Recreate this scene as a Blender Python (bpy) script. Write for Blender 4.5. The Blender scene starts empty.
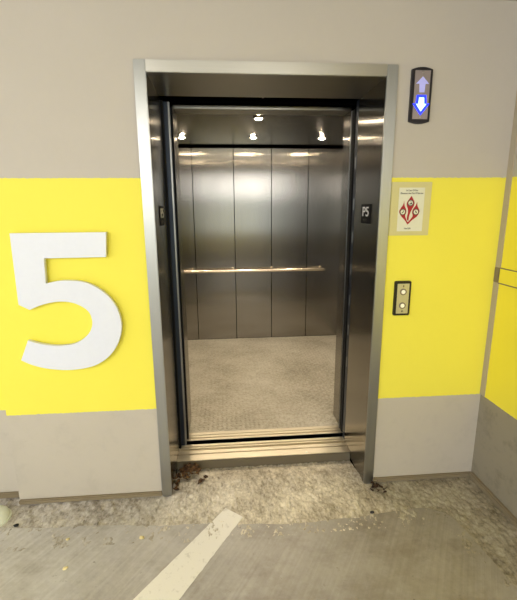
import bpy, bmesh, math, random
from mathutils import Vector, Matrix, noise
random.seed(5)
C = bpy.context.scene.collection
PI = math.pi

# ------------------------------------------------------------------ dimensions (metres)
W, FW, ZT = 1.232, .052, 2.259           # door frame width, face width, height
D = .396                                  # reveal depth
B1, B0 = 1.746, .538                      # yellow band top / bottom
XR, XL = 1.852, -.7845                    # inner corner on the right, wall edge on the left
CEIL = 2.545
ZS = .03                                  # lift floor / sill level
CX0, CX1, CY0, CY1, CZ = -.39, 1.775, .60, 2.735, 2.28   # car interior


def lin(r, g, b):
    f = lambda c: (c / 255 / 12.92) if c / 255 <= .04045 else ((c / 255 + .055) / 1.055) ** 2.4
    return (f(r), f(g), f(b), 1)


# ------------------------------------------------------------------ node material helpers
class NT:
    def __init__(s, name):
        s.m = bpy.data.materials.new(name)
        s.m.use_nodes = True
        s.t = s.m.node_tree
        s.b = s.t.nodes['Principled BSDF']
        s.out = s.t.nodes['Material Output']

    def n(s, typ, **kw):
        nd = s.t.nodes.new(typ)
        for k, v in kw.items():
            setattr(nd, k, v)
        return nd

    def set(s, nd, key, v):
        if isinstance(v, bpy.types.NodeSocket):
            s.t.links.new(v, nd.inputs[key])
        else:
            nd.inputs[key].default_value = v

    def pos(s):
        return s.n('ShaderNodeNewGeometry').outputs['Position']

    def mapping(s, vec, scale=(1, 1, 1), rot=(0, 0, 0)):
        m = s.n('ShaderNodeMapping')
        s.set(m, 'Vector', vec); m.inputs['Scale'].default_value = scale
        m.inputs['Rotation'].default_value = rot
        return m.outputs[0]

    def noise(s, vec, scale, detail=3, rough=.55):
        nd = s.n('ShaderNodeTexNoise')
        s.set(nd, 'Vector', vec)
        nd.inputs['Scale'].default_value = scale
        nd.inputs['Detail'].default_value = detail
        nd.inputs['Roughness'].default_value = rough
        return nd.outputs['Fac']

    def ramp(s, fac, stops):
        r = s.n('ShaderNodeValToRGB')
        s.set(r, 'Fac', fac)
        e = r.color_ramp.elements
        while len(e) < len(stops):
            e.new(.5)
        for el, (p, c) in zip(e, stops):
            el.position = p
            el.color = c if len(c) == 4 else (*c, 1)
        return r.outputs['Color']

    def mix(s, fac, a, b, blend='MIX'):
        m = s.n('ShaderNodeMix', data_type='RGBA', blend_type=blend)
        s.set(m, 0, fac); s.set(m, 6, a); s.set(m, 7, b)
        return m.outputs[2]

    def math(s, op, a, b=0.0, c=None):
        m = s.n('ShaderNodeMath', operation=op)
        s.set(m, 0, a); s.set(m, 1, b)
        if c is not None:
            s.set(m, 2, c)
        return m.outputs[0]

    def bump(s, h, strength=.3, dist=.01):
        b = s.n('ShaderNodeBump')
        s.set(b, 'Height', h)
        b.inputs['Strength'].default_value = strength
        b.inputs['Distance'].default_value = dist
        s.t.links.new(b.outputs[0], s.b.inputs['Normal'])

    def p(s, **kw):
        names = {'color': 'Base Color', 'rough': 'Roughness', 'metal': 'Metallic', 'emit': 'Emission Color',
                 'estr': 'Emission Strength', 'spec': 'Specular IOR Level', 'aniso': 'Anisotropic',
                 'arot': 'Anisotropic Rotation', 'tangent': 'Tangent', 'alpha': 'Alpha', 'trans': 'Transmission Weight'}
        for k, v in kw.items():
            s.set(s.b, names[k], v)
        return s


def simple(name, col, rough=.5, metal=0, estr=0, emit=None, spec=.5):
    t = NT(name)
    # a faint procedural variation so no surface is perfectly flat
    v = t.noise(t.pos(), 45, 2)
    c = t.mix(t.math('MULTIPLY', v, .10), col, (col[0] * .6, col[1] * .6, col[2] * .6, 1))
    t.p(color=c, rough=rough, metal=metal, spec=spec)
    if estr:
        t.p(emit=emit or col, estr=estr)
    return t.m


def brushed(name, col, rough, aniso, tangent, streak_scale, dark=.82):
    """stainless steel, grain along `tangent`; highlights spread across the grain"""
    t = NT(name)
    s = t.noise(t.mapping(t.pos(), streak_scale), 1, 3, .6)
    c = t.mix(s, (col[0] * dark, col[1] * dark, col[2] * dark, 1), col)
    cv = t.n('ShaderNodeCombineXYZ')
    for i in range(3):
        cv.inputs[i].default_value = tangent[i]
    big = t.noise(t.mapping(t.pos(), (2.2, 2.2, .8)), 1, 2)
    t.p(color=c, metal=1, rough=t.math('MULTIPLY_ADD', big, .10, rough - .05), aniso=aniso, arot=.25, tangent=cv.outputs[0])
    return t.m


def wall_material(name, top, yel, low, dirt=.25):
    t = NT(name)
    pos = t.pos()
    sep = t.n('ShaderNodeSeparateXYZ'); t.set(sep, 0, pos)
    z = sep.outputs[2]
    jit = t.math('MULTIPLY_ADD', t.noise(pos, 60, 2), .008, -.004)
    zz = t.math('ADD', z, jit)
    up = t.math('GREATER_THAN', zz, B1)
    lo = t.math('LESS_THAN', zz, B0)
    mott = t.noise(pos, 3.5, 5, .6)
    fine = t.noise(pos, 30, 4, .6)
    v = t.math('MULTIPLY_ADD', mott, .55, t.math('MULTIPLY', fine, .25))
    sc = lambda c, k: (c[0] * k, c[1] * k, c[2] * k, 1)
    ctop = t.mix(v, top, sc(top, .88))
    cyel = t.mix(v, yel, sc(yel, .93))
    # the lower band collects dirt near the floor
    grime = t.math('MULTIPLY', t.ramp(t.noise(pos, 7, 6, .7), [(.52, (0, 0, 0)), (.75, (1, 1, 1))]), dirt)
    clow = t.mix(grime, t.mix(v, low, sc(low, .86)), sc(low, .45))
    scuff = t.math('MULTIPLY', t.ramp(t.noise(t.mapping(pos, (5, 5, 22)), 2.1, 4, .7), [(.70, (0, 0, 0)), (.75, (1, 1, 1))]), .25)
    clow = t.mix(scuff, clow, sc(low, .3))
    c = t.mix(up, t.mix(lo, cyel, clow), ctop)
    t.p(color=c, rough=.62, spec=.35)
    t.bump(t.math('ADD', t.noise(pos, 170, 4, .6), t.math('MULTIPLY', t.noise(pos, 14, 3), .8)), .14, .004)
    return t.m


M = {}


def m_leaf():
    t = NT('dry and rotten leaves')
    t.p(color=t.ramp(t.noise(t.pos(), 55, 3, .7), [(.36, lin(44, 28, 18)), (.5, lin(88, 60, 32)), (.66, lin(150, 112, 68))]), rough=.8)
    return t.m


GREY = lin(196, 188, 178)
M['wall'] = wall_material('painted block wall', GREY, lin(245, 233, 84), lin(196, 187, 172), .18)
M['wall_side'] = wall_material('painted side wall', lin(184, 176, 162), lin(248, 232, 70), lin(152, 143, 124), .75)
M['jamb'] = brushed('brushed steel jamb', lin(150, 145, 136), .20, .96, (0, 0, 1), (260, 260, 3))
M['face'] = brushed('satin steel frame face', lin(176, 176, 172), .40, .4, (0, 0, 1), (260, 260, 3), .9)
M['headface'] = brushed('satin steel header face', lin(196, 192, 182), .38, .4, (1, 0, 0), (3, 260, 260), .88)
M['header'] = brushed('brushed steel header', lin(184, 180, 170), .30, .7, (1, 0, 0), (3, 260, 260), .88)
M['cab'] = brushed('brushed steel cab panel', lin(156, 152, 146), .22, .97, (0, 0, 1), (300, 300, 2.5), .88)
M['cabceil'] = brushed('brushed steel cab ceiling', lin(160, 148, 130), .20, .92, (0, 1, 0), (300, 2.5, 300), .86)
M['rail'] = brushed('polished handrail', lin(240, 226, 202), .26, .3, (1, 0, 0), (4, 300, 300), .9)
M['alu'] = brushed('worn aluminium sill', lin(236, 224, 198), .40, .4, (1, 0, 0), (6, 160, 160), .72)
M['post'] = simple('blue grey door edge steel', lin(50, 57, 70), .38, .6)
M['sliver'] = simple('bright steel edge', lin(160, 160, 158), .3, 1)
M['black'] = simple('black rubber', lin(12, 12, 14), .6, 0, 0, None, .2)
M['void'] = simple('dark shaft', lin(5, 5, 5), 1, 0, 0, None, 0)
M['white5'] = simple('white acrylic', lin(226, 229, 240), .35)
M['housing'] = simple('black plastic housing', lin(30, 26, 32), .35)
M['lanternface'] = brushed('bronze brushed lantern face', lin(172, 160, 158), .5, .3, (0, 0, 1), (300, 300, 4))
M['callface'] = brushed('steel call faceplate', lin(216, 211, 188), .45, .3, (0, 0, 1), (300, 300, 4))
M['arrow_off'] = simple('frosted lilac lens', lin(176, 176, 228), .3, 0, .35, lin(150, 150, 230))
M['arrow_blue'] = simple('glowing blue lens', lin(20, 30, 240), .3, 0, 2.2, (.012, .03, 1, 1))
M['arrow_core'] = simple('glowing lens core', lin(200, 225, 255), .3, 0, 1.6, (.50, .80, 1, 1))
M['screw'] = simple('steel screw', lin(200, 196, 186), .3, 1)
M['paper'] = simple('white printed sheet', lin(226, 224, 204), .6)
M['plastic'] = simple('cream plastic sign plate', lin(212, 203, 148), .28)
M['red'] = simple('red print', lin(168, 22, 34), .6)
M['ink'] = simple('black print', lin(28, 26, 26), .6)
M['ringgrey'] = simple('grey print', lin(128, 118, 104), .6)
M['ringdark'] = simple('dark print', lin(84, 74, 66), .6)
M['buttoncore'] = simple('button lens', lin(236, 230, 206), .3, 0, .25, lin(255, 245, 215))
M['plate'] = simple('black braille plate', lin(12, 12, 14), .6, 0, 0, None, .12)
M['platetext'] = simple('white lettering', lin(232, 230, 226), .5)
M['nosing'] = simple('shaded dark steel nosing', lin(104, 94, 74), .7)  # colour darkened for the shade on the sill's front face
M['base'] = simple('dirty tan cove', lin(134, 120, 94), .8)
M['joint'] = simple('bare grey joint', lin(176, 164, 142), .8)
M['lens'] = simple('lit downlight lens', lin(255, 236, 200), .3, 0, 190, (1, .83, .60, 1))
M['trimring'] = simple('downlight trim', lin(160, 150, 130), .3, 1)
M['ceiling'] = simple('garage concrete ceiling', lin(176, 170, 158), .8)
M['leaf'] = simple('dry brown leaf', lin(112, 70, 28), .8)
M['leafdark'] = simple('dark rotten leaf', lin(58, 38, 22), .85)
M['leafmix'] = m_leaf()
M['chip'] = simple('pale chip', lin(232, 216, 160), .6)
M['chipdark'] = simple('dark chip', lin(26, 24, 26), .6)
M['cap'] = simple('white painted cap', lin(226, 230, 214), .5)
M['yledge'] = simple('yellow painted ledge', lin(240, 212, 30), .6)
M['concrete_far'] = simple('grey garage concrete', lin(216, 211, 200), .8)


def m_plate_floor():
    t = NT('worn diamond plate')
    pos = t.pos()
    w = t.noise(pos, 2.2, 6, .65)
    f = t.noise(pos, 55, 4, .6)
    c = t.ramp(t.math('MULTIPLY_ADD', f, .5, t.math('MULTIPLY', w, .6)),
               [(.35, lin(142, 132, 112)), (.55, lin(184, 175, 154)), (.78, lin(214, 207, 190))])
    t.p(color=c, rough=.48, metal=.35, spec=.5)
    t.bump(f, .15, .003)
    return t.m


def m_slab():
    t = NT('worn smooth concrete')
    pos = t.pos()
    big = t.noise(pos, 1.6, 6, .62)
    fine = t.noise(pos, 36, 5, .7)
    streak = t.noise(t.mapping(t.mapping(pos, rot=(0, 0, -math.radians(57))), (1.4, 55, 1)), 1, 3, .6)
    v = t.math('ADD', t.math('MULTIPLY', big, .62), t.math('MULTIPLY_ADD', fine, .22, t.math('MULTIPLY', streak, .22)))
    c = t.ramp(v, [(.36, lin(166, 160, 154)), (.5, lin(200, 195, 190)), (.62, lin(220, 216, 213))])
    stain = t.ramp(t.noise(t.mapping(pos, (1, 1.6, 1)), 2.3, 7, .68), [(.50, (0, 0, 0)), (.66, (1, 1, 1))])
    c = t.mix(t.math('MULTIPLY', stain, .38), c, lin(130, 114, 90))
    worn = t.ramp(t.noise(t.mapping(pos, (1, 1.6, 3)), 3.1, 7, .7), [(.54, (0, 0, 0)), (.68, (1, 1, 1))])
    c = t.mix(t.math('MULTIPLY', worn, .4), c, lin(216, 213, 206))
    spots = t.ramp(t.noise(pos, 13, 5, .78), [(.64, (0, 0, 0)), (.70, (1, 1, 1))])
    c = t.mix(t.math('MULTIPLY', spots, .55), c, lin(88, 78, 58))
    # daylight painted in: lighter, cooler towards the left, browner to the right
    sep = t.n('ShaderNodeSeparateXYZ'); t.set(sep, 0, pos)
    side = t.ramp(t.math('MULTIPLY_ADD', sep.outputs[0], .45, .45), [(0, lin(250, 251, 255)), (.38, lin(222, 220, 218)), (1, lin(188, 182, 168))])
    c = t.mix(1, c, side, 'MULTIPLY')
    t.p(color=c, rough=t.math('MULTIPLY_ADD', big, .35, .30), spec=.45)
    t.bump(t.math('ADD', t.math('MULTIPLY', streak, 1.3), t.math('MULTIPLY', fine, .5)), .35, .004)
    return t.m


def m_rough():
    t = NT('chipped rough concrete')
    pos = t.pos()
    big = t.noise(pos, 4, 5, .65)
    agg = t.math('MULTIPLY_ADD', t.noise(t.mapping(pos, (1, .55, 1)), 22, 6, .8), .62, t.math('MULTIPLY', t.noise(t.mapping(pos, (1, .7, 1)), 75, 5, .75), .38))
    pits = t.ramp(t.noise(t.mapping(pos, (1, .5, 1)), 34, 4, .7), [(.34, (1, 1, 1)), (.46, (0, 0, 0))])
    v = t.math('MULTIPLY_ADD', agg, .75, t.math('MULTIPLY', big, .4))
    c = t.ramp(v, [(.44, lin(124, 115, 103)), (.55, lin(192, 184, 174)), (.68, lin(236, 230, 222))])
    c = t.mix(t.math('MULTIPLY', pits, .42), c, lin(92, 84, 70))
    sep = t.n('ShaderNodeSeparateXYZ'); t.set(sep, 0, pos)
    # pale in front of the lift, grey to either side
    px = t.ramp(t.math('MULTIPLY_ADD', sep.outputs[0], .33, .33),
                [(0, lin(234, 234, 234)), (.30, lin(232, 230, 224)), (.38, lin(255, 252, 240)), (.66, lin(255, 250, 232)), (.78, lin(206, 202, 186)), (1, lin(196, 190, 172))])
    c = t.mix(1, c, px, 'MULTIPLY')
    t.p(color=c, rough=.85, spec=.25)
    t.bump(agg, .6, .006)
    return t.m


def m_stripe():
    t = NT('worn white line paint')
    pos = t.pos()
    w = t.ramp(t.noise(pos, 24, 5, .7), [(.56, (0, 0, 0)), (.72, (1, 1, 1))])
    c = t.mix(t.math('MULTIPLY', w, .55), lin(236, 231, 220), lin(160, 152, 138))
    t.p(color=c, rough=.6)
    t.bump(t.noise(pos, 90, 3), .15, .003)
    return t.m


M['diamond'] = m_plate_floor(); M['slab'] = m_slab(); M['rough'] = m_rough(); M['stripe'] = m_stripe()


# ------------------------------------------------------------------ mesh helpers
def obj(name, bm, mat, parent=None, smooth=False, loc=None):
    me = bpy.data.meshes.new(name)
    bmesh.ops.recalc_face_normals(bm, faces=bm.faces[:])
    bm.to_mesh(me); bm.free()
    if smooth:
        for p in me.polygons:
            p.use_smooth = True
        if hasattr(me, 'set_sharp_from_angle'):
            me.set_sharp_from_angle(angle=math.radians(40))
    me.materials.append(mat)
    o = bpy.data.objects.new(name, me)
    C.objects.link(o)
    if loc:
        o.location = loc
    if parent:
        o.parent = parent
        o.matrix_parent_inverse = Matrix.Translation(parent.location).inverted() if False else Matrix()
        o.location = Vector(loc or (0, 0, 0)) - Vector(world_loc(parent))
    return o


def world_loc(o):
    v = Vector((0, 0, 0))
    while o:
        v += o.location
        o = o.parent
    return v


def tag(o, label=None, cat=None, group=None, kind=None):
    if label: o['label'] = label
    if cat: o['category'] = cat
    if group: o['group'] = group
    if kind: o['kind'] = kind
    return o


def thing(name, label, cat, loc, group=None):
    o = bpy.data.objects.new(name, None)
    o.empty_display_size = .05
    C.objects.link(o); o.location = loc
    return tag(o, label, cat, group)


def bx(bm, x0, x1, y0, y1, z0, z1, bev=0, seg=2):
    b = bmesh.new()
    v = [b.verts.new(p) for p in ((x0, y0, z0), (x1, y0, z0), (x1, y1, z0), (x0, y1, z0), (x0, y0, z1), (x1, y0, z1), (x1, y1, z1), (x0, y1, z1))]
    for f in ((0, 3, 2, 1), (4, 5, 6, 7), (0, 1, 5, 4), (1, 2, 6, 5), (2, 3, 7, 6), (3, 0, 4, 7)):
        b.faces.new([v[i] for i in f])
    if bev:
        bmesh.ops.bevel(b, geom=b.edges[:], offset=bev, segments=seg, affect='EDGES', clamp_overlap=True)
    merge(bm, b)
    return bm


def merge(bm, b):
    me = bpy.data.meshes.new('tmp')
    b.to_mesh(me); b.free()
    bm.from_mesh(me)
    bpy.data.meshes.remove(me)


def box(x0, x1, y0, y1, z0, z1, bev=0, seg=2):
    return bx(bmesh.new(), x0, x1, y0, y1, z0, z1, bev, seg)


def prism(pts, y0, y1, bm=None, bev=0):
    """polygon in the XZ plane extruded from y0 to y1"""
    b = bmesh.new()
    vs = [b.verts.new((x, y0, z)) for x, z in pts]
    f = b.faces.new(vs)
    r = bmesh.ops.extrude_face_region(b, geom=[f])
    for v in r['geom']:
        if isinstance(v, bmesh.types.BMVert):
            v.co.y = y1
    if bev:
        bmesh.ops.recalc_face_normals(b, faces=b.faces[:])
        es = [e for e in b.edges if all(abs(v.co.y - y0) < 1e-6 for v in e.verts)]
        bmesh.ops.bevel(b, geom=es, offset=bev, segments=2, affect='EDGES')
    bmesh.ops.triangulate(b, faces=[f for f in b.faces if len(f.verts) > 4])
    if bm is None:
        bm = bmesh.new()
    merge(bm, b)
    return bm


def disc(bm, c, r, axis, h, n=24, r2=None):
    """cylinder of height h centred at c along axis"""
    b = bmesh.new()
    rot = {'x': Matrix.Rotation(PI / 2, 4, 'Y'), 'y': Matrix.Rotation(PI / 2, 4, 'X'), 'z': Matrix()}[axis]
    bmesh.ops.create_cone(b, cap_ends=True, segments=n, radius1=r, radius2=r if r2 is None else r2, depth=h, matrix=Matrix.Translation(c) @ rot)
    merge(bm, b)
    return bm


def ring(bm, c, r0, r1, axis, h, n=28):
    b = bmesh.new()
    f = {'y': lambda a, r, t: (c[0] + r * math.cos(a), c[1] + t, c[2] + r * math.sin(a)),
         'z': lambda a, r, t: (c[0] + r * math.cos(a), c[1] + r * math.sin(a), c[2] + t)}[axis]
    rows = [[b.verts.new(f(2 * PI * i / n, r, t)) for i in range(n)] for r, t in ((r0, -h / 2), (r1, -h / 2), (r1, h / 2), (r0, h / 2))]
    for k in range(4):
        A, B_ = rows[k], rows[(k + 1) % 4]
        for i in range(n):
            b.faces.new((A[i], A[(i + 1) % n], B_[(i + 1) % n], B_[i]))
    merge(bm, b)
    return bm


def tube(bm, pts, r, n=16):
    b = bmesh.new()
    pts = [Vector(p) for p in pts]
    rings = []
    for i, p in enumerate(pts):
        d = (pts[min(i + 1, len(pts) - 1)] - pts[max(i - 1, 0)]).normalized()
        a = Vector((0, 0, 1)) if abs(d.z) < .9 else Vector((0, 1, 0))
        u = d.cross(a).normalized(); w = d.cross(u)
        rr = r[i] if isinstance(r, (list, tuple)) else r
        rings.append([b.verts.new(p + (u * math.cos(2 * PI * k / n) + w * math.sin(2 * PI * k / n)) * rr) for k in range(n)])
    for A, B_ in zip(rings, rings[1:]):
        for k in range(n):
            b.faces.new((A[k], A[(k + 1) % n], B_[(k + 1) % n], B_[k]))
    b.faces.new(rings[0]); b.faces.new(rings[-1])
    merge(bm, b)
    return bm


def crom(pts, closed=False, n=6):
    out = []
    N = len(pts)
    rng = range(N) if closed else range(N - 1)
    for i in rng:
        P = [pts[(i + k) % N] if closed else pts[min(max(i + k, 0), N - 1)] for k in (-1, 0, 1, 2)]
        for s in range(n):
            t = s / n
            out.append(tuple(.5 * (2 * P[1][a] + (P[2][a] - P[0][a]) * t + (2 * P[0][a] - 5 * P[1][a] + 4 * P[2][a] - P[3][a]) * t * t
                                   + (3 * P[1][a] - P[0][a] - 3 * P[2][a] + P[3][a]) * t ** 3) for a in (0, 1)))
    if not closed:
        out.append(tuple(pts[-1]))
    return out


def text_bm(s, height, center, width=None, depth=.0012, rotz=0, bold=0.0):
    """lettering as mesh, standing in the XZ plane and facing -Y; rotz turns it about the vertical"""
    cu = bpy.data.curves.new('lettering', 'FONT')
    cu.body = s; cu.align_x = 'CENTER'; cu.align_y = 'CENTER'
    cu.extrude = .5; cu.offset = bold
    o = bpy.data.objects.new('lettering', cu)
    C.objects.link(o)
    bpy.context.view_layer.update()
    me = bpy.data.meshes.new_from_object(o.evaluated_get(bpy.context.evaluated_depsgraph_get()))
    bpy.data.objects.remove(o); bpy.data.curves.remove(cu)
    b = bmesh.new(); b.from_mesh(me); bpy.data.meshes.remove(me)
    xs = [v.co.x for v in b.verts]; ys = [v.co.y for v in b.verts]
    cx, cy = (min(xs) + max(xs)) / 2, (min(ys) + max(ys)) / 2
    sy = height / (max(ys) - min(ys)); sx = (width / (max(xs) - min(xs))) if width else sy
    R = Matrix.Rotation(rotz, 3, 'Z')
    for v in b.verts:
        v.co = R @ Vector(((v.co.x - cx) * sx, -v.co.z * depth * 2, (v.co.y - cy) * sy)) + Vector(center)
    return b


# ------------------------------------------------------------------ THE SETTING
def struct(name, bm, mat, **k):
    return tag(obj(name, bm, mat, **k), kind='structure')


# wall with the lift opening: left, right and over the door
b = box(XL, 0, 0, .30, 0, CEIL)
bx(b, W, XR, 0, .30, 0, CEIL)
bx(b, 0, W, 0, .30, ZT, CEIL)
struct('wall_back', b, M['wall'])
struct('wall_left', box(-5.0, XL + .001, .066, .30, 0, CEIL), M['wall'])
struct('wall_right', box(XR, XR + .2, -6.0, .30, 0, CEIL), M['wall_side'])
struct('ceiling', box(-5.0, XR, -6.0, 0, CEIL, CEIL + .2), M['ceiling'])
struct('trim_1', box(XR - .006, XR + .002, -.038, 0, .54, CEIL), M['joint'])
# coves along the foot of the walls
struct('baseboard_left', box(XL, .0, -.016, .004, 0, .027, .005), M['base'])
struct('baseboard_right', box(W, XR, -.016, .004, 0, .028, .005), M['base'])
struct('baseboard_side', box(XR - .022, XR + .004, -6.0, -.012, 0, .036, .006), M['base'])
struct('baseboard_corner', box(-5.0, XL - .004, .046, .070, 0, .032, .006), M['base'])
# far side of the garage: a low parapet under an open gap, with columns
struct('wall_front', box(-5.0, XR + .2, -6.2, -6.0, 0, .80), M['concrete_far'])
struct('wall_side', box(-5.2, -5.0, -6.2, .30, 0, 1.05), M['concrete_far'])

# dark lift shaft around the car
b = box(-1.25, -1.15, .302, 3.1, -.6, 3.0)
bx(b, 2.25, 2.35, .302, 3.1, -.6, 3.0)
bx(b, -1.25, 2.35, 3.0, 3.1, -.6, 3.0)
bx(b, -1.25, 2.35, .302, 3.1, 2.95, 3.05)
bx(b, -1.25, 2.35, .302, 3.1, -.7, -.6)
bx(b, -1.25, -.02, .302, .34, 0, 3.0)
bx(b, W + .02, 2.35, .302, .34, 0, 3.0)
struct('wall_shaft', b, M['void'])
# floor slab
def slab():
    b = bmesh.new()
    bx(b, -5.2, XR + .2, -6.2, 0.08, -.16, -.012)
    bx(b, FW, W - FW, .07, .44, -.16, -.05)
    return b
struct('floor', slab(), M['slab'])

# smooth topping: raised a little above the rough strip, with a ragged rounded outline
def topping():
    edge = [(-5.0, -.10), (-1.6, -.16), (-.80, -.185), (-.50, -.20), (-.15, -.222), (.05, -.24), (.22, -.240), (.45, -.262), (.74, -.285), (1.0, -.272), (1.25, -.252), (1.40, -.238), (1.50, -.255),
            (1.555, -.33), (1.575, -.45), (1.59, -.60), (1.60, -.8), (1.62, -1.6), (1.60, -3.0), (1.62, -6.0)]
    pts = crom(edge, n=14)
    out = []
    for i, (x, y) in enumerate(pts):
        k = noise.noise(Vector((x * 7, y * 7, 2))) * .010 + noise.noise(Vector((x * 25, y * 25, 5))) * .006
        out.append((x + k * .7, y + k))
    out += [(-5.0, -6.0)]
    b = bmesh.new()
    vs = [b.verts.new((x, y, 0)) for x, y in out]
    f = b.faces.new(vs)
    r = bmesh.ops.extrude_face_region(b, geom=[f])
    for v in r['geom']:
        if isinstance(v, bmesh.types.BMVert):
            v.co.z = -.012
    bmesh.ops.triangulate(b, faces=[f for f in b.faces if len(f.verts) > 4])
    return b
struct('floor_topping', topping(), M['slab'])

# rough chipped concrete along the walls and into the lift alcove
def rough():
    b = bmesh.new()
    def patch(x0, x1, y0, y1, st):
        nx, ny = int((x1 - x0) / st), int((y1 - y0) / st)
        g = []
        for j in range(ny + 1):
            row = []
            for i in range(nx + 1):
                x, y = x0 + (x1 - x0) * i / nx, y0 + (y1 - y0) * j / ny
                h = noise.noise(Vector((x * 60, y * 36, 0))) * .0050 + noise.noise(Vector((x * 150, y * 90, 3))) * .0042 + noise.noise(Vector((x * 12, y * 9, 7))) * .004
                # diagonal raking strokes on the left
                if x < 0:
                    h += math.sin((x * .8 + y * .5) * 70 + noise.noise(Vector((x * 6, y * 6, 1))) * 3) * .0016
                dip = max(0, min(1, (y - .09) / .15)) * .030
                row.append(b.verts.new((x, y, -.002 + h - dip)))
            g.append(row)
        for j in range(ny):
            for i in range(nx):
                b.faces.new((g[j][i], g[j][i + 1], g[j + 1][i + 1], g[j + 1][i]))
    patch(-1.3, XL, -.34, .066, .008)
    patch(XL, FW, -.34, .0, .008)
    patch(FW, W - FW, -.36, .275, .006)
    patch(W - FW, XR, -.36, .0, .008)
    patch(1.50, XR, -1.6, -.36, .010)
    return b
o = struct('floor_border', rough(), M['rough'], smooth=True)

# ------------------------------------------------------------------ painted line on the slab
def stripe():
    b = bmesh.new()
    L0, L1 = Vector((.358, -.142)), Vector((-.032, -.642))
    R0, R1 = Vector((.450, -.215)), Vector((.161, -.659))
    dl, dr = (L1 - L0), (R1 - R0)
    n = 60
    top = []
    for i in range(n + 1):
        t = i / n * 2.6
        a, c = L0 + dl * t, R0 + dr * t
        w1 = noise.noise(Vector((i * .9, 0, 0))) * .004; w2 = noise.noise(Vector((i * .9, 9, 0))) * .004
        top.append((b.verts.new((a.x + w1, a.y, .0012)), b.verts.new((c.x + w2, c.y, .0012))))
    for A, B_ in zip(top, top[1:]):
        b.faces.new((A[0], A[1], B_[1], B_[0]))
    r = bmesh.ops.extrude_face_region(b, geom=b.faces[:])
    for v in r['geom']:
        if isinstance(v, bmesh.types.BMVert):
            v.co.z = -.004
    return b
tag(obj('floor_marking', stripe(), M['stripe']), 'worn white painted stripe running diagonally across the smooth concrete floor', 'floor marking')

# ------------------------------------------------------------------ door frame
fr = thing('elevator_door_frame', 'brushed stainless steel frame with deep jambs around the open elevator doorway', 'door frame', (W / 2, 0, 0))
YF = -.014
o = obj('jamb', box(0, FW, .0, D, -.01, ZT, .002), M['jamb'], fr)
o = obj('jamb', box(W - FW, W, .0, D, -.01, ZT, .002), M['jamb'], fr)
obj('face_plate', box(-.001, FW + .0015, YF, .002, -.008, ZT, .003), M['face'], fr)
obj('face_plate', box(W - FW - .0015, W + .001, YF, .002, -.008, ZT, .003), M['face'], fr)
obj('header', box(FW + .002, W - FW - .002, YF, .004, ZT - FW, ZT, .003), M['headface'], fr)
obj('soffit', box(FW, W - FW, .004, D, ZT - FW, ZT - .004, .001), M['header'], fr)

# ------------------------------------------------------------------ landing sill
sl = thing('elevator_door_sill', 'worn grooved aluminium landing sill across the foot of the elevator doorway', 'door sill', (W / 2, .3, 0))
b = bmesh.new()
for y0, y1 in ((.268, .330), (.340, .372), (.384, .412), (.424, .448)):
    bx(b, FW + .001 if y1 < .4 else -.92, W - FW - .001 if y1 < .4 else 1.34, max(y0, .3985) if y1 > .4 else y0, y1, .006, ZS, .0015)
bx(b, FW + .001, W - FW - .001, .272, .446, .004, .016)
obj('grooved_tread', b, M['alu'], sl)
obj('nosing', box(FW + .001, W - FW - .001, .258, .272, -.05, .026, .002), M['nosing'], sl)

# ------------------------------------------------------------------ doors slid open to the left, strike posts on the right
ZD = 2.19
t = thing('elevator_door', 'outermost sliding door leaf with black rubber edge, right against the left steel jamb', 'elevator door', (-.2, .42, ZS))
obj('rubber_bumper', box(.052, .066, .402, .432, ZS, ZD, .003), M['black'], t)
obj('door_panel', box(-.85, .053, .404, .430, ZS, ZD, .002), M['post'], t)
t = thing('elevator_door', 'blue-grey second leaf edge of the sliding elevator door, behind the black rubber edge at left', 'elevator door', (-.2, .46, ZS))
obj('door_panel', box(-.85, .088, .440, .466, ZS, ZD, .003), M['post'], t)
obj('edge_strip', box(.0885, .097, .442, .468, ZS, ZD, .002), M['sliver'], t)
t = thing('elevator_door', 'innermost retracted door leaf, thin black edge beside the left steel return panel', 'elevator door', (-.2, .52, ZS))
obj('door_panel', box(-.85, .096, .505, .535, ZS, ZD - .01, .003), M['post'], t)
obj('rubber_bumper', box(.0965, .106, .507, .535, ZS, ZD - .01, .003), M['black'], t)

t = thing('strike_post', 'dark blue-grey steel strike post with bright latches inside the right jamb', 'door post', (1.22, .43, ZS))
obj('post', box(1.181, 1.30, .400, .448, ZS, ZD + .02, .004), M['post'], t)
for z in (1.86, 1.62, 1.42, 1.22, 1.02, .82, .60):
    obj('latch_strip', box(1.178, 1.186, .412, .424, z - .035, z + .035, .002), M['sliver'], t)
t = thing('strike_post', 'narrow black-edged car door strike post beside the right steel return panel', 'door post', (1.24, .52, ZS))
obj('post', box(1.190, 1.34, .500, .555, ZS, ZD - .01, .003), M['black'], t)
obj('edge_strip', box(1.187, 1.196, .556, .566, ZS, ZD - .01, .002), M['sliver'], t)

# black box stands in for the shadowed gap between landing header and car header
t = thing('shaded_gap', 'black box for the shaded hoistway gap housing above the elevator doorway', 'hoistway gap', (W / 2, .47, ZT))
obj('gap_shade_box', bx(box(-.30, W + .3, D + .004, .50, 2.225, 2.32), -.30, W + .3, .50, .553, 2.199, 2.32), M['void'], t)
obj('roller_bolt', disc(bmesh.new(), (.63, .445, 2.222), .006, 'z', .010, 12), M['screw'], t)

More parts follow.
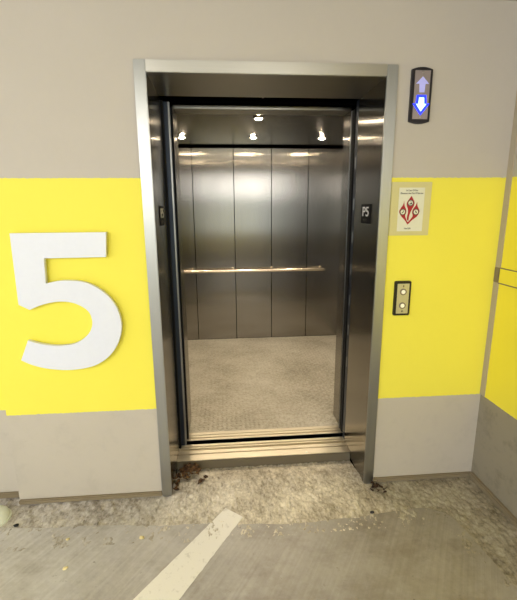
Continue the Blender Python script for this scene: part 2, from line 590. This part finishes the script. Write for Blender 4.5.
# ------------------------------------------------------------------ the lift car
car = thing('elevator_car', 'brushed stainless steel elevator car interior with diamond plate floor seen through doorway', 'elevator', ((CX0 + CX1) / 2, (CY0 + CY1) / 2, ZS))
seams = [CX0, .046, .513, .945, 1.372, CX1]
for x0, x1 in zip(seams, seams[1:]):
    obj('wall_panel', box(x0 + .004, x1 - .004, CY1, CY1 + .02, ZS + .004, CZ - .022, .002), M['cab'], car)
ys = [.80, 1.44, 2.08, CY1]
for y0, y1 in zip(ys, ys[1:]):
    obj('side_panel', box(CX0 - .02, CX0, y0 + .004, y1 - .004, ZS + .004, CZ - .022, .002), M['cab'], car)
    obj('side_panel', box(CX1, CX1 + .02, y0 + .004, y1 - .004, ZS + .004, CZ - .022, .002), M['cab'], car)
# dark carcass behind the panels
b = box(CX0 - .06, CX1 + .06, CY1 + .021, CY1 + .06, 0, CZ + .12)
bx(b, CX0 - .06, CX0 - .021, .62, CY1 + .03, 0, CZ + .12)
bx(b, CX1 + .021, CX1 + .06, .62, CY1 + .03, 0, CZ + .12)
bx(b, CX0 - .06, CX1 + .06, .62, CY1 + .06, CZ + .08, CZ + .12)
obj('shell', b, M['void'], car)
obj('ceiling_panel', box(CX0 + .035, CX1 - .035, .72, CY1 - .035, CZ, CZ + .03, .002), M['cabceil'], car)
# front returns either side of the opening, and the lintel
obj('return_post', box(CX0 - .02, .103, .560, .80, ZS + .001, CZ + .05, .003), M['cab'], car)
obj('return_post', box(1.197, CX1 + .02, .600, .755, ZS + .004, CZ + .05, .003), M['cab'], car)
obj('lintel', box(.104, 1.196, .600, .74, ZD, CZ + .05, .003), M['header'], car)

def diamond():
    b = bmesh.new()
    bx(b, CX0, CX1, .60, CY1, 0, ZS)
    verts, faces = [], []
    pit = .034
    nx, ny = int((CX1 - CX0) / pit), int((CY1 - .62) / pit)
    for j in range(ny):
        for i in range(nx):
            cx, cy = CX0 + (i + .5) * pit, .63 + j * pit
            if cx < .103 and cy < .82 or cx > 1.20 and cy < .77:
                continue
            a = PI / 4 if (i + j) % 2 else -PI / 4
            u, v = Vector((math.cos(a), math.sin(a))), Vector((-math.sin(a), math.cos(a)))
            k = len(verts)
            for su, sv, h in ((-.0145, 0, 0), (0, -.0055, 0), (.0145, 0, 0), (0, .0055, 0), (-.006, 0, .0038), (.006, 0, .0038)):
                q = u * su + v * sv
                verts.append((cx + q.x, cy + q.y, ZS + h))
            faces += [(k, k + 1, k + 4), (k + 1, k + 2, k + 5), (k + 2, k + 3, k + 5), (k + 3, k, k + 4), (k + 1, k + 5, k + 4), (k + 3, k + 4, k + 5)]
    me = bpy.data.meshes.new('t'); me.from_pydata(verts, [], faces)
    b.from_mesh(me); bpy.data.meshes.remove(me)
    return b
obj('floor_plate', diamond(), M['diamond'], car)
b = bmesh.new()
for y0, y1 in ((.498, .520), (.532, .558), (.566, .600)):
    bx(b, -.92, 1.36, y0, y1, .006, ZS, .0015)
bx(b, -.92, 1.36, .500, .598, .002, .018)
t = thing('car_door_sill', 'inner grooved metal sill at the front edge of the elevator car floor', 'door sill', (W / 2, .55, 0))
obj('grooved_tread', b, M['alu'], t)
obj('gap_shadow', box(.06, 1.26, .490, .4985, -.4, .0275), M['void'], t)  # black strip added as the shade in the gap between the sills

# handrail on the back wall
hy, hz = CY1 - .065, .885
hr = thing('handrail', 'polished round steel handrail on brackets along the elevator back wall', 'handrail', (.7, hy, hz))
R_ = .019
xa, xb = -.28, 1.585
pts = [(xa, hy + .045, hz), (xa + .004, hy + .022, hz), (xa + .02, hy + .005, hz), (xa + .045, hy, hz)] + [(xa + .045 + (xb - xa - .09) * i / 10, hy, hz) for i in range(1, 10)] + [(xb - .045, hy, hz), (xb - .02, hy, hz), (xb - .006, hy, hz), (xb, hy, hz)]
obj('rail_bar', tube(bmesh.new(), pts, [R_] * (len(pts) - 2) + [R_ * .9, R_ * .55]), M['rail'], hr, smooth=True)
for x in (.0, .478, .945, 1.535):
    b = bmesh.new()
    tube(b, [(x, hy, hz + .010), (x, hy + .02, hz + .020), (x, hy + .045, hz + .022), (x, CY1 - .004, hz + .022)], .007, 10)
    disc(b, (x, CY1 - .004, hz + .022), .015, 'y', .007, 20)
    obj('bracket', b, M['rail'], hr, smooth=True)

# downlights in the car ceiling: two rows of three
def downlight(x, y, label):
    t = thing('downlight', label, 'ceiling light', (x, y, CZ), 'recessed downlights in the elevator ceiling')
    b = bmesh.new()
    rows = [[b.verts.new((x + .029 * math.cos(k) * math.cos(a * PI / 12), y + .029 * math.cos(k) * math.sin(a * PI / 12), CZ - .0015 - .016 * math.sin(k))) for a in range(24)] for k in (0, .35, .7, 1.05, 1.35)]
    for A, B_ in zip(rows, rows[1:]):
        for a in range(24):
            b.faces.new((A[a], A[(a + 1) % 24], B_[(a + 1) % 24], B_[a]))
    b.faces.new(rows[-1]); b.faces.new(rows[0])
    obj('lens', b, M['lens'], t, smooth=True)
    l = bpy.data.lights.new('downlight_lamp', 'SPOT'); l.energy = 30; l.color = (1, .86, .66); l.spot_size = math.radians(140); l.spot_blend = 1; l.shadow_soft_size = .012
    o = bpy.data.objects.new('downlight_lamp', l); C.objects.link(o); o.location = (x, y, CZ - .026)
    obj('trim_ring', ring(bmesh.new(), (x, y, CZ - .0045), .030, .043, 'z', .008), M['trimring'], t)
dl = []
for x, y, lab in ((.005, 2.15, 'lit round downlight in elevator ceiling, rear row at left'),
                  (.695, 2.13, 'lit round downlight in elevator ceiling, rear row in the middle'),
                  (1.380, 2.15, 'lit round downlight in elevator ceiling, rear row at right'),
                  (.675, 1.27, 'lit round downlight in elevator ceiling, front row, nearest and brightest'),
                  (1.385, 1.27, 'lit round downlight in elevator ceiling, front row at right'),
                  (.005, 1.27, 'lit round downlight in elevator ceiling, front row at left')):
    downlight(x, y, lab)

# ------------------------------------------------------------------ the big 5
P5 = [(-.622, 1.493), (-.178, 1.493), (-.188, 1.374), (-.479, 1.372), (-.485, 1.249)]
outer = crom([(-.485, 1.249), (-.402, 1.262), (-.297, 1.250), (-.214, 1.199), (-.160, 1.124), (-.142, 1.032), (-.160, .947), (-.212, .868), (-.295, .815), (-.409, .796), (-.519, .806), (-.600, .830), (-.652, .858)], n=5)
inner = crom([(-.606, .962), (-.547, .941), (-.462, .928), (-.372, .940), (-.306, .989), (-.284, 1.048), (-.301, 1.107), (-.362, 1.147), (-.436, 1.157), (-.513, 1.144), (-.578, 1.119)], n=5)
five = P5[:4] + outer + inner + [(-.627, 1.146)]
t = thing('wall_numeral', 'large white raised numeral 5 mounted on the yellow wall band left of elevator', 'wall number', (-.4, 0, .8))
obj('numeral', prism(five, -.036, -.014, bev=.0015), M['white5'], t)
for x, z in ((-.56, 1.43), (-.25, 1.43), (-.20, 1.03), (-.45, .86), (-.45, 1.21)):
    obj('standoff', disc(bmesh.new(), (x, -.0075, z), .012, 'y', .015, 16), M['screw'], t)

# ------------------------------------------------------------------ hall lantern
def rounded(x0, x1, z0, z1, r, n=5):
    pts = []
    for cx, cz, a0 in ((x1 - r, z1 - r, 0), (x0 + r, z1 - r, 90), (x0 + r, z0 + r, 180), (x1 - r, z0 + r, 270)):
        for i in range(n + 1):
            a = math.radians(a0 + 90 * i / n)
            pts.append((cx + r * math.cos(a), cz + r * math.sin(a)))
    return pts

lx0, lx1, lz0, lz1 = 1.300, 1.402, 2.000, 2.250
t = thing('hall_lantern', 'black hall lantern with lilac up arrow and glowing blue down arrow', 'elevator indicator', (1.351, 0, 2.0))
top = [(lx0 + (lx1 - lx0) * i / 8, lz1 - .010 * (2 * i / 8 - 1) ** 2) for i in range(9)]
bot = [(lx1 - (lx1 - lx0) * i / 8, lz0 + .010 * (1 - 2 * i / 8) ** 2 - .002) for i in range(9)]
obj('housing', prism(top[::-1] + bot[::-1], -.018, .003, bev=.003), M['housing'], t)
fp = obj('face_plate', box(lx0 + .013, lx1 - .013, -.0205, -.017, lz0 + .018, lz1 - .016, .001), M['lanternface'], t)
def arrow(cx, cz, w, h, up=1, stem=.5, head=.5):
    s = up
    p = [(0, h / 2), (w / 2, h / 2 - h * head), (w * stem / 2, h / 2 - h * head), (w * stem / 2 * .85, -h / 2), (-w * stem / 2 * .85, -h / 2), (-w * stem / 2, h / 2 - h * head), (-w / 2, h / 2 - h * head)]
    return [(cx + x, cz + z * s) for x, z in p]
obj('up_arrow', prism(arrow(1.351, 2.172, .064, .070, 1, .46, .46), -.0225, -.020), M['arrow_off'], t)
da = obj('down_arrow', prism(arrow(1.351, 2.080, .084, .090, -1, .64, .58), -.0225, -.020), M['arrow_blue'], t)
da['label'] = 'blue lit down arrow with pale core'
obj('arrow_core', prism(arrow(1.351, 2.083, .052, .062, -1, .56, .54), -.0238, -.0224), M['arrow_core'], da)
for z in (2.224, 2.026):
    obj('screw', disc(bmesh.new(), (1.351, -.0215, z), .0035, 'y', .003, 12), M['screw'], t)

# ------------------------------------------------------------------ call station
t = thing('call_station', 'black framed steel call plate with two round buttons on the yellow wall', 'elevator call buttons', (1.332, 0, 1.03))
obj('housing', prism(rounded(1.288, 1.377, 1.029, 1.217, .008), -.016, .003, bev=.003), M['housing'], t)
obj('face_plate', box(1.300, 1.365, -.0185, -.0155, 1.041, 1.204, .001), M['callface'], t)
for z in (1.160, 1.085):
    bt = obj('button', ring(bmesh.new(), (1.332, -.020, z), .0115, .0175, 'y', .006), M['ringgrey'], t)
    obj('button_lens', disc(bmesh.new(), (1.332, -.0200, z), .0112, 'y', .006, 24), M['buttoncore'], bt)
obj('arrow_mark', prism(arrow(1.333, 1.191, .010, .012, 1, .4, .5), -.0192, -.0183), M['ink'], t)
obj('arrow_mark', prism(arrow(1.333, 1.054, .010, .012, -1, .4, .5), -.0192, -.0183), M['ink'], t)

# ------------------------------------------------------------------ fire sign
t = thing('fire_safety_sign', 'cream sign with red flame pictograms about elevators in case of fire', 'sign', (1.344, 0, 1.457))
obj('backing_plate', box(1.238, 1.450, -.006, 0, 1.457, 1.725, .0015), M['plastic'], t)
sheet = obj('printed_sheet', box(1.279, 1.413, -.0072, -.0055, 1.479, 1.697), M['paper'], t)
sx = lambda a: 1.279 + (a - 72) * .000438
sz = lambda a: 1.697 - (a - 54) * .000418
def flame(pts):
    return [(sx(a), sz(c)) for a, c in pts]
fc = crom([(222, 150), (248, 195), (264, 235), (255, 275), (236, 315), (214, 370), (206, 420), (205, 452)], n=5) + crom([(186, 440), (184, 400), (192, 350), (188, 310), (173, 265), (172, 230), (195, 190), (222, 150)], n=5)
flt = crom([(137, 208), (147, 270), (166, 310), (172, 345), (160, 385), (172, 420), (188, 455), (202, 466), (197, 494)], n=5) + crom([(195, 494), (160, 442), (115, 395), (85, 342), (100, 300), (128, 255), (137, 208)], n=5)
frt = crom([(295, 222), (302, 270), (322, 310), (330, 342), (305, 395), (250, 440), (197, 494)], n=5) + crom([(202, 462), (232, 425), (252, 390), (242, 350), (250, 310), (280, 265), (295, 222)], n=5)
for f in (fc, flt, frt):
    obj('flame', prism(flame(f), -.0080, -.0070), M['red'], sheet)
for cx, cz, kind in ((215, 235, 'stairs'), (128, 342, 'person'), (287, 343, 'fire')):
    X, Z = sx(cx), sz(cz)
    b = disc(bmesh.new(), (X, -.0081, Z), .0145, 'y', .0012, 24)
    pc = obj('pictogram', b, M['paper'], sheet)
    obj('pictogram_ring', ring(bmesh.new(), (X, -.0083, Z), .0118, .0160, 'y', .0014, 24), M['ringdark'], pc)
    b = bmesh.new()
    if kind == 'stairs':
        for i in range(3):
            bx(b, X - .007 + i * .0045, X + .007, -.0090, -.0083, Z - .007 + i * .003, Z - .004 + i * .003)
        disc(b, (X + .001, -.0086, Z + .006), .0022, 'y', .0008, 10)
    elif kind == 'person':
        disc(b, (X + .002, -.0086, Z + .006), .0024, 'y', .0008, 10)
        prism([(X - .006, Z - .004), (X + .004, Z + .004), (X + .006, Z + .001), (X - .003, Z - .007)], -.0090, -.0083, b)
    else:
        prism([(X - .004, Z + .007), (X - .001, Z + .007), (X + .005, Z - .003), (X + .003, Z - .007), (X - .002, Z - .003)], -.0090, -.0083, b)
    obj('symbol', b, M['ink'], pc)
for s, z, w, h in (('In Case Of Fire', 1.6835, .060, .0085), ('Elevators Are Out Of Service', 1.6695, .118, .0085), ('Use Exit', 1.4935, .034, .0095)):
    obj('lettering', text_bm(s, h, (1.346 if z > 1.5 else 1.334, -.0076, z), w, .0004, bold=.012), M['ink'], sheet)

# ------------------------------------------------------------------ P5 braille plates on the jambs
def floor_plate(xw, side, yc, label):
    t = thing('floor_plate', label, 'floor number plate', (xw, yc, 1.565), 'P5 plates on the door jambs')
    w, z0, z1 = .075, 1.513, 1.618
    s = side                                     # +1: on the left jamb facing +x, -1: on the right jamb facing -x
    b = box(min(xw, xw + s * .004), max(xw, xw + s * .004), yc - w, yc + w, z0, z1, .001)
    pl = obj('plate', b, M['plate'], t)
    rz = PI / 2 * s
    obj('lettering', text_bm('P5', .052, (xw + s * .0045, yc, 1.578), .098, .0008, rz, .01), M['platetext'], pl)
    b = bmesh.new()
    for i, (dy, dz) in enumerate(((-.03, 0), (-.022, 0), (-.022, -.008), (-.006, -.008), (0, 0), (.014, 0), (.022, -.008))):
        disc(b, (xw + s * .0045, yc + dy * s, 1.535 + dz), .0022, 'x', .0014, 8)
    obj('braille', b, M['ringgrey'], pl)
floor_plate(FW, 1, .222, 'black P5 braille floor plate on the left door jamb')
floor_plate(W - FW, -1, .185, 'black P5 braille floor plate on the right door jamb')

# ------------------------------------------------------------------ ledge on the side wall
lg = struct('trim_2', box(XR - .004, XR + .001, -1.6, -.036, 1.202, 1.280, .001), M['wall_side'])
struct('trim_shade_low', box(XR - .006, XR + .001, -1.6, -.036, 1.197, 1.203), M['base'])  # thin dark strip drawn as the shadow under the ledge
struct('trim_shade_top', box(XR - .006, XR + .001, -.20, -.036, 1.278, 1.283), M['base'])  # short dark strip drawn as the shading line along the ledge top
struct('trim_3', box(XR - .010, XR + .001, -.038, -.002, 1.202, 1.282, .002), M['base'])

# ------------------------------------------------------------------ bits on the floor
def leaf_bm(b, c, size, rot, curl, tilt):
    n = 7
    R = Matrix.Rotation(rot, 3, 'Z') @ Matrix.Rotation(tilt, 3, 'X') @ Matrix.Rotation(random.uniform(-.4, .4), 3, 'Y')
    rows = []
    for i in range(n):
        t = i / (n - 1)
        w = size * .36 * math.sin(PI * (t * .92 + .04)) ** .8 * (1 + .15 * math.sin(t * 19))
        x = size * (t - .5)
        rows.append([b.verts.new(R @ Vector((x, w * k, curl * size * (abs(k) ** 2) * .5 + curl * size * (t - .5) ** 2)) + Vector(c)) for k in (-1, -.5, 0, .5, 1)])
    for A, B_ in zip(rows, rows[1:]):
        for k in range(4):
            b.faces.new((A[k], A[k + 1], B_[k + 1], B_[k]))

def litter(name, label, spots, mat, sizes):
    b = bmesh.new()
    for x, y, z in spots:
        leaf_bm(b, (x, y, z), random.uniform(*sizes), random.uniform(0, 6.3), random.uniform(-.5, .7), random.uniform(-.6, .6))
    o = obj(name, b, mat, smooth=True)
    return tag(o, label, 'leaf litter', kind='stuff')

sp = []
for i in range(70):
    a, r = random.uniform(0, 6.3), random.uniform(0, 1) ** .7
    sp.append((.130 + math.cos(a) * r * .058 + .01, .185 + math.sin(a) * r * .070, .008 + (1 - r) * .045 * random.random() + .004))
sp += [(.066 + random.uniform(0, .018), random.uniform(.02, .15), .008) for i in range(16)] + [(.20 + i * .010, .075 + i * .010, .008) for i in range(6)]
litter('leaf_litter', 'small heap of dry brown leaves below the sill by left door jamb', sp, M['leafmix'], (.014, .040))
sp = [(1.232 + random.gauss(.012, .022), -.045 + random.gauss(0, .026), .006 + random.random() * .010) for i in range(34)]
litter('leaf_litter', 'dark brown leaf crumbs in the corner outside the right door jamb', sp, M['leafdark'], (.010, .024))

def chip(label, x, y, z, s, mat, name='concrete_chip'):
    b = bmesh.new()
    bmesh.ops.create_icosphere(b, subdivisions=2, radius=s)
    for v in b.verts:
        k = 1 + noise.noise(v.co * 90 + Vector((x * 50, y * 50, 0))) * .5
        v.co = Vector((v.co.x * k * 1.3, v.co.y * k, v.co.z * k * .55))
    return tag(obj(name, b, mat, loc=(x, y, z + s * .35), smooth=False), label, 'debris')
chip('pale yellow chip on the floor, left of the stripe, nearer the wall', -.423, -.289, .001, .008, M['chip'])
chip('pale yellow chip on the floor, left of the stripe, nearer the viewer', -.374, -.460, .001, .009, M['chip'])
chip('pale flake at the edge of rough concrete, in front of frame left foot', -.060, -.312, .001, .010, M['chip'])
chip('black speck on floor near the white dome at left', -.724, -.172, .001, .010, M['chipdark'])
chip('dark stone on the concrete edge in front of right door jamb', 1.142, -.250, .001, .009, M['chipdark'])
chip('small bright chip lying on the steel sill', .893, .285, ZS - .002, .006, M['cap'])

# white cap at the left edge, standing on the floor by the wall corner
t = thing('white_dome', 'low round white dome on the floor at the left wall corner', 'dome', (-.872, -.115, 0))
b = bmesh.new()
prof = [(.082, 0), (.082, .012), (.078, .026), (.066, .038), (.048, .046), (.024, .050), (.0, .051)]
n = 28
rows = [[b.verts.new((-.872 + r * math.cos(2 * PI * i / n), -.115 + r * math.sin(2 * PI * i / n), z)) for i in range(n)] for r, z in prof[:-1]]
tp = b.verts.new((-.872, -.115, .051))
for A, B_ in zip(rows, rows[1:]):
    for i in range(n):
        b.faces.new((A[i], A[(i + 1) % n], B_[(i + 1) % n], B_[i]))
for i in range(n):
    b.faces.new((rows[-1][i], rows[-1][(i + 1) % n], tp))
b.faces.new(rows[0])
obj('shell', b, M['cap'], t, smooth=True)
obj('rim', ring(bmesh.new(), (-.872, -.115, .004), .080, .088, 'z', .008), M['cap'], t)

# ------------------------------------------------------------------ light
w = bpy.data.worlds.new('World'); bpy.context.scene.world = w
w.use_nodes = True
bg = w.node_tree.nodes['Background']
tc = w.node_tree.nodes.new('ShaderNodeTexCoord')
sx_ = w.node_tree.nodes.new('ShaderNodeSeparateXYZ')
rp = w.node_tree.nodes.new('ShaderNodeValToRGB')
w.node_tree.links.new(tc.outputs['Generated'], sx_.inputs[0])
w.node_tree.links.new(sx_.outputs[2], rp.inputs[0])
rp.color_ramp.elements[0].position = .0; rp.color_ramp.elements[0].color = (.62, .66, .62, 1)
rp.color_ramp.elements[1].position = .25; rp.color_ramp.elements[1].color = (.86, .93, 1, 1)
w.node_tree.links.new(rp.outputs[0], bg.inputs[0])
bg.inputs[1].default_value = 3.6


def area(name, loc, sx, sy, power, col, rot=(0, 0, 0)):
    l = bpy.data.lights.new(name, 'AREA'); l.shape = 'RECTANGLE'
    l.size = sx; l.size_y = sy; l.energy = power; l.color = col
    o = bpy.data.objects.new(name, l); C.objects.link(o); o.location = loc; o.rotation_euler = rot
    return o

def bulb(loc, power, col, r=.16):
    l = bpy.data.lights.new('garage_light', 'POINT'); l.energy = power; l.color = col; l.shadow_soft_size = r
    o = bpy.data.objects.new('garage_light', l); C.objects.link(o); o.location = loc
bulb((-.9, -2.9, 2.25), 84, (1, .975, .945), .42)
bulb((1.0, -3.6, 2.25), 70, (1, .97, .93), .42)
bulb((-3.0, -3.6, 2.25), 50, (1, .96, .9))
# ------------------------------------------------------------------ camera
f_px, cam_loc = 405.0, Vector((.38878, -2.0625, 1.6))
fw = Vector((.08030149, .97202571, -.22072084)); rt = Vector((.99644619, -.08393178, -.0071028)); up = Vector((.0254296, .21936608, .97531116))
cam = bpy.data.cameras.new('Camera')
cam.sensor_fit = 'HORIZONTAL'; cam.sensor_width = 36; cam.lens = f_px / 517 * 36
cam.clip_start = .02
co = bpy.data.objects.new('Camera', cam); C.objects.link(co)
co.matrix_world = Matrix(((rt.x, up.x, -fw.x, cam_loc.x), (rt.y, up.y, -fw.y, cam_loc.y), (rt.z, up.z, -fw.z, cam_loc.z), (0, 0, 0, 1)))
bpy.context.scene.camera = co
cy = bpy.context.scene.cycles
cy.caustics_reflective = False
cy.sample_clamp_indirect = 4.0
vs = bpy.context.scene.view_settings
vs.view_transform = 'Standard'; vs.look = 'None'; vs.exposure = .07
